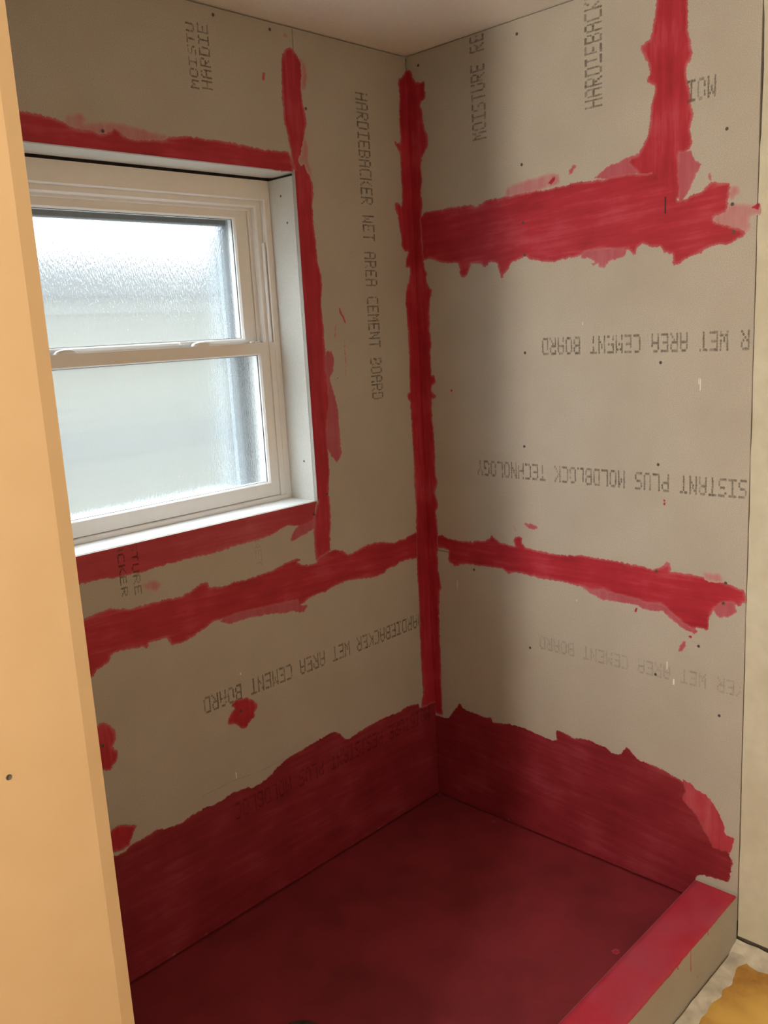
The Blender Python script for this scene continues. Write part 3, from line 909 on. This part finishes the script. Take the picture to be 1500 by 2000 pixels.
add_box(bm, (-9.05, HY - .02, .58), (5.05, HY + .015, .84))
hpart('belt_course', bm, M['belt'])
bm = bmesh.new()
add_box(bm, (-9.3, HY - .02, 1.86), (5.3, HY + .02, 1.995))
hpart('fascia', bm, M['fascia'])
structure(box('ground', (-14, -14, -1.1), (12, -.4, -1.0), M['ground']), 'winter ground outside')

# ================================================================== RED WATERPROOFING BRUSHED OVER THE SEAMS
def clamp_left(p):
    return [(min(a, XE - .0005), b) for a, b in p]
LP = {k: clamp_left(parse(v)) for k, v in LEFT_PAINT.items()}
RP = {k: parse(v) for k, v in RIGHT_PAINT.items()}
def snap(key, axis, value, lo, hi, tol=.022):
    """paint carried right up to the arris of the window opening"""
    LP[key] = [((value, b) if axis == 0 else (a, value)) if abs((a, b)[axis] - value) < tol and lo < (a, b)[1 - axis] < hi else (a, b) for a, b in LP[key]]
snap('vertical', 0, WX0, WZ0, WZ1)
snap('sill', 1, WZ0, WX0 - .002, 1.72)
snap('head', 1, WZ1, WX0 - .002, 1.72)
k_ = max(range(len(LP['seam'])), key=lambda q: -LP['seam'][q][0])
LP['seam'] = LP['seam'][:k_] + [(0.0, LP['seam'][k_][1]), (0.0, LP['seam'][k_][1] - .08)] + LP['seam'][k_ + 1:]
on_arris = lambda p: (abs(p.x - WX0) < .0007 and WZ0 - .01 < p.y < WZ1 + .01) or (p.x > WX0 - .003 and (abs(p.y - WZ0) < .0007 or abs(p.y - WZ1) < .0007))
keepL = lambda p: on_arris(p) or p.x < .0006 or p.x > XE - .002 or p.y < .0006
in_joint = lambda p: .780 < p.x < .852 and 1.838 < p.y < 1.935       # where the two bands run into each other
keepR = lambda p: in_joint(p) or p.x < .0006 or p.y < .0006 or p.y > CEIL - .008
V_, H_ = (0, 1), (1, 0)
left_spec = [  # key, label, material, brush direction, layer
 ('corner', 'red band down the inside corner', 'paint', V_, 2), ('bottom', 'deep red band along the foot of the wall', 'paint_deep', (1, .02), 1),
 ('seam', 'red band over the level seam below the window', 'paint', (1, .05), 1), ('sill', 'red band under the window sill', 'paint_light', (1, .02), 0),
 ('vertical', 'red band down the seam beside the window', 'paint', V_, .5), ('head', 'red band above the window', 'paint', H_, 1),
 ('blob_low', 'red dab over a screw near the floor', 'paint', V_, 2), ('blob_mid', 'red dab over a screw at the yellow wall end', 'paint', V_, 0),
 ('blob_print', 'red dab below the word BOARD', 'paint', V_, 1),
]
thin = ['vertical_pale', 'vertical_pale2', 'head_tail_pale', 'seam_pale', 'sill_fray', 'streak1', 'smudge1', 'streak3']
wash = ['vertical_top_pale', 'vertical_mid_pale', 'head_pale', 'sill_dot', 'streak2', 'streak4', 'smudge2']
for k, lab, mt, d, ly in left_spec:
    film('paint_band', LP[k], on_left, M[mt], wall_left, d, base=.0002 + .0002 * ly, keep=keepL)['label'] = lab
ON_TOP = ('vertical_mid_pale', 'low_pale3', 'sill_dot', 'vertical_top_pale')
def smear(key, pts, to3d, wall, kind, keep):
    top = key in ON_TOP
    film('paint_smear', pts, to3d, M['paint_light' if key == 'bottom_pale' else 'paint_thin' if kind == 1 else 'paint_wash' if kind == 2 else 'paint'], wall, V_, base=.0012 if top or kind == 0 else .00008, height=.00004,
         grid=.004, reach=.0006 if kind == 0 or key.startswith(('streak', 'smudge')) else .005 if kind == 1 else .009, keep=keep, outset=0 if kind == 0 or key.startswith(('streak', 'smudge', 'd', 'splash')) else .009)
for k in thin + wash:
    smear(k, LP[k], on_left, wall_left, 1 if k in thin else 2, keepL)
right_spec = [
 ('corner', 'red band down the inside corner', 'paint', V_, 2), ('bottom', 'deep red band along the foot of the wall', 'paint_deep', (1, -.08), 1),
 ('vertical', 'red band up the short vertical seam to the ceiling', 'paint', V_, .3), ('band', 'broad red band over the upper level seam', 'paint', (1, .06), 1),
 ('low', 'red band over the lower level seam', 'paint', (1, .02), 1),
]
thin = ['bottom_pale', 'notch_pale', 'lower_pale', 'low_pale', 'low_pale2', 'band_pale2', 'dab2', 'dab3', 'drop1', 'splash1']
wash = ['band_pale', 'end_pale', 'end_pale2', 'low_pale3', 'splash2']
solid = ['dab1', 'dab4', 'drop2', 'drop3', 'drip', 'speck']
for k, lab, mt, d, ly in right_spec:
    film('paint_band', RP[k], on_right, M[mt], wall_right, d, base=.0002 + .0002 * ly, keep=keepR)['label'] = lab
for k in thin + wash + solid:
    smear(k, RP[k], on_right, wall_right, 1 if k in thin else 2 if k in wash else 0, keepR)

# a thin pinker line of fresh paint where the walls meet the pan
film('paint_seam', [(.24, .003), (.925, .003), (.925, .0075), (.60, .009), (.40, .007), (.24, .005)], on_right, M['paint'], wall_right, H_, base=.0012, grid=.006, reach=.0006)
film('paint_seam', [(.02, .003), (1.45, .003), (1.45, .005), (.9, .0055), (.4, .006), (.02, .005)], on_left, M['paint'], wall_left, H_, base=.0012, grid=.006, reach=.0006)

# ================================================================== PRINTING ON THE BOARDS
LINE = 'HARDIEBACKER WET AREA CEMENT BOARD'
LINE2 = 'MOISTURE RESISTANT PLUS MOLDBLOCK TECHNOLOGY'
P = .0252
n = len(LINE)
inR = lambda c: c.x < VO - .006
lettering(LINE, on_right, (.4535 + n * P, 1.531), (-1, 0), (0, -1), br_mid, M['ink'], P, limit=inR)
lettering(LINE2, on_right, (.2125 + 44 * .02496, 1.1757), (-1, 0), (0, -1), br_mid, M['ink'], .02496, limit=inR)
lettering(LINE, on_right, (.4258 + n * .0247, .658), (-1, 0), (0, -1), br_low, M['ink_faint'], .0247, .041, limit=inR)
topR = lambda c: c.y < CEIL - .01
lettering(LINE2[:12], on_right, (.288, 2.083), (0, 1), (-1, 0), br_top, M['ink'], .0252, .050, limit=topR)
lettering(LINE[:12], on_right, (.650, 2.095), (0, 1), (-1, 0), br_top, M['ink'], .0252, .050, limit=topR)
lettering('MOI', on_right, (.941, 2.105), (-1, 0), (0, -1), br_end, M['ink'], .0245, .0485)
lettering(LINE, on_left, (.911 - n * .0255, .663), (1, 0), (0, -1), bl_low, M['ink'], .0255, .046)
lettering(LINE, on_left, (.219, 1.369 + n * .0254), (0, -1), (-1, 0), bl_side, M['ink'], .0254, .049)
lettering(LINE2[:6], on_left, (.747, 2.164), (0, 1), (1, 0), bl_above, M['ink'], .0250, .024)
lettering(LINE[:6], on_left, (.7066, 2.167), (0, 1), (1, 0), bl_above, M['ink'], .0250, .032)
onB = lambda c: c.y < WZ0 - .004
lettering('BACKER', on_left, (1.1015, .982 + 6 * .0275), (0, -1), (-1, 0), bl_under, M['ink'], .0275, .018, limit=onB)
lettering('ISTURE', on_left, (1.0665, .977 + 6 * .0275), (0, -1), (-1, 0), bl_under, M['ink'], .0275, .019, limit=onB)
lettering('WET', on_left, (.699, 1.040), (0, -1), (-1, 0), bl_under, M['ink_faint'], .026, .022)
lettering(LINE2[:32], on_left, (.030, .332), (1, 0), (0, -1), bl_low, M['ink_under'], .0255, .050, lift=.0016)
lettering('CK', on_left, (1.1015, .982 + 4 * .0275), (0, -1), (-1, 0), bl_under, M['ink_under'], .0275, .018, lift=.0016)
lettering('TU', on_left, (1.0665, .977 + 4 * .0275), (0, -1), (-1, 0), bl_under, M['ink_under'], .0275, .019, lift=.0016)

# ================================================================== SCREWS AND SMALL MARKS
for y, z in [(0.3968, 2.3226), (0.4033, 1.9947), (0.9852, 1.8163), (0.9893, 1.7545), (0.9684, 1.9826), (0.4006, 1.4916), (0.811, 1.4583), (0.3911, 1.2248), (0.8065, 1.1983),
             (0.1898, 0.8256), (0.3956, 0.6116), (0.8034, 0.6235), (0.9812, 0.5526), (0.9227, 0.7296), (0.9904, 0.9108), (0.986, 0.8568), (0.0481, 2.3244), (0.8042, 0.9135),
             (0.4035, 1.8438), (0.4073, 1.7579)]:
    screw((0.0011 if (z > 1.7 and z < 1.86) or z in (0.9135, .9108, .8568) else .0002, y, z), (1, 0, 0), wall_right, 'screw_head', .8)
for x, z in [(0.6876, 2.3393), (0.5128, 2.3389), (0.4076, 2.1643), (1.0167, 2.0399), (0.4266, 1.1227), (0.4807, 1.0732), (0.7913, 0.585), (1.1964, 0.6423)]:
    screw((x, .0011 if z < 1.2 or x > 1 else .0002, z), (0, 1, 0), wall_left, 'screw_head', .8)
# open joint where the paint has not bridged the two upper boards
box('open_joint', (0.0009, .8190, 1.8155), (0.0013, .8222, 1.8550), M['dark'], wall_right)
bm = bmesh.new()
for y, z, a, b in [(0.5879, 1.565, .0008, .005), (0.9156, 1.4041, .0012, .016), (.912, 1.412, .001, .008), (0.1198, 0.7673, .0008, .016), (0.8364, 0.6578, .0013, .012), (0.8557, 0.6152, .0022, .009), (.56, .79, .0008, .004)]:
    v = [bm.verts.new((.0003, y + dy, z + dz)) for dy, dz in ((-a, -b), (a, -b * .9), (a * 1.2, b * .7), (0, b), (-a, b * .5))]
    bm.faces.new(v)
sc = finish('scuff_mark', bm, M['scuff'], wall_right)
sc['kind'] = 'stuff'
bm = bmesh.new()
for x, z, a, b in [(0.8262, 0.4103, .0015, .010), (0.7813, 0.6895, .0015, .004), (.47, 1.63, .001, .004)]:
    v = [bm.verts.new((x + dy, .0003, z + dz)) for dy, dz in ((-a, -b), (a, -b * .9), (a * 1.2, b * .7), (0, b), (-a, b * .5))]
    bm.faces.new(v)
sc = finish('scuff_mark', bm, M['scuff'], wall_left)
sc['kind'] = 'stuff'
# layout line in pencil above the lowest red band
bm = bmesh.new()
line = [(.94, .3965), (.8396, .3972), (.7474, .3877), (.66, .3902)]
for (a, b), (c, d) in zip(line, line[1:]):
    q = [bm.verts.new(p) for p in ((a, .0003, b), (c, .0003, d), (c, .0003, d + .0011), (a, .0003, b + .0011))]
    bm.faces.new(q)
finish('pencil_line', bm, M['ink'], wall_left)
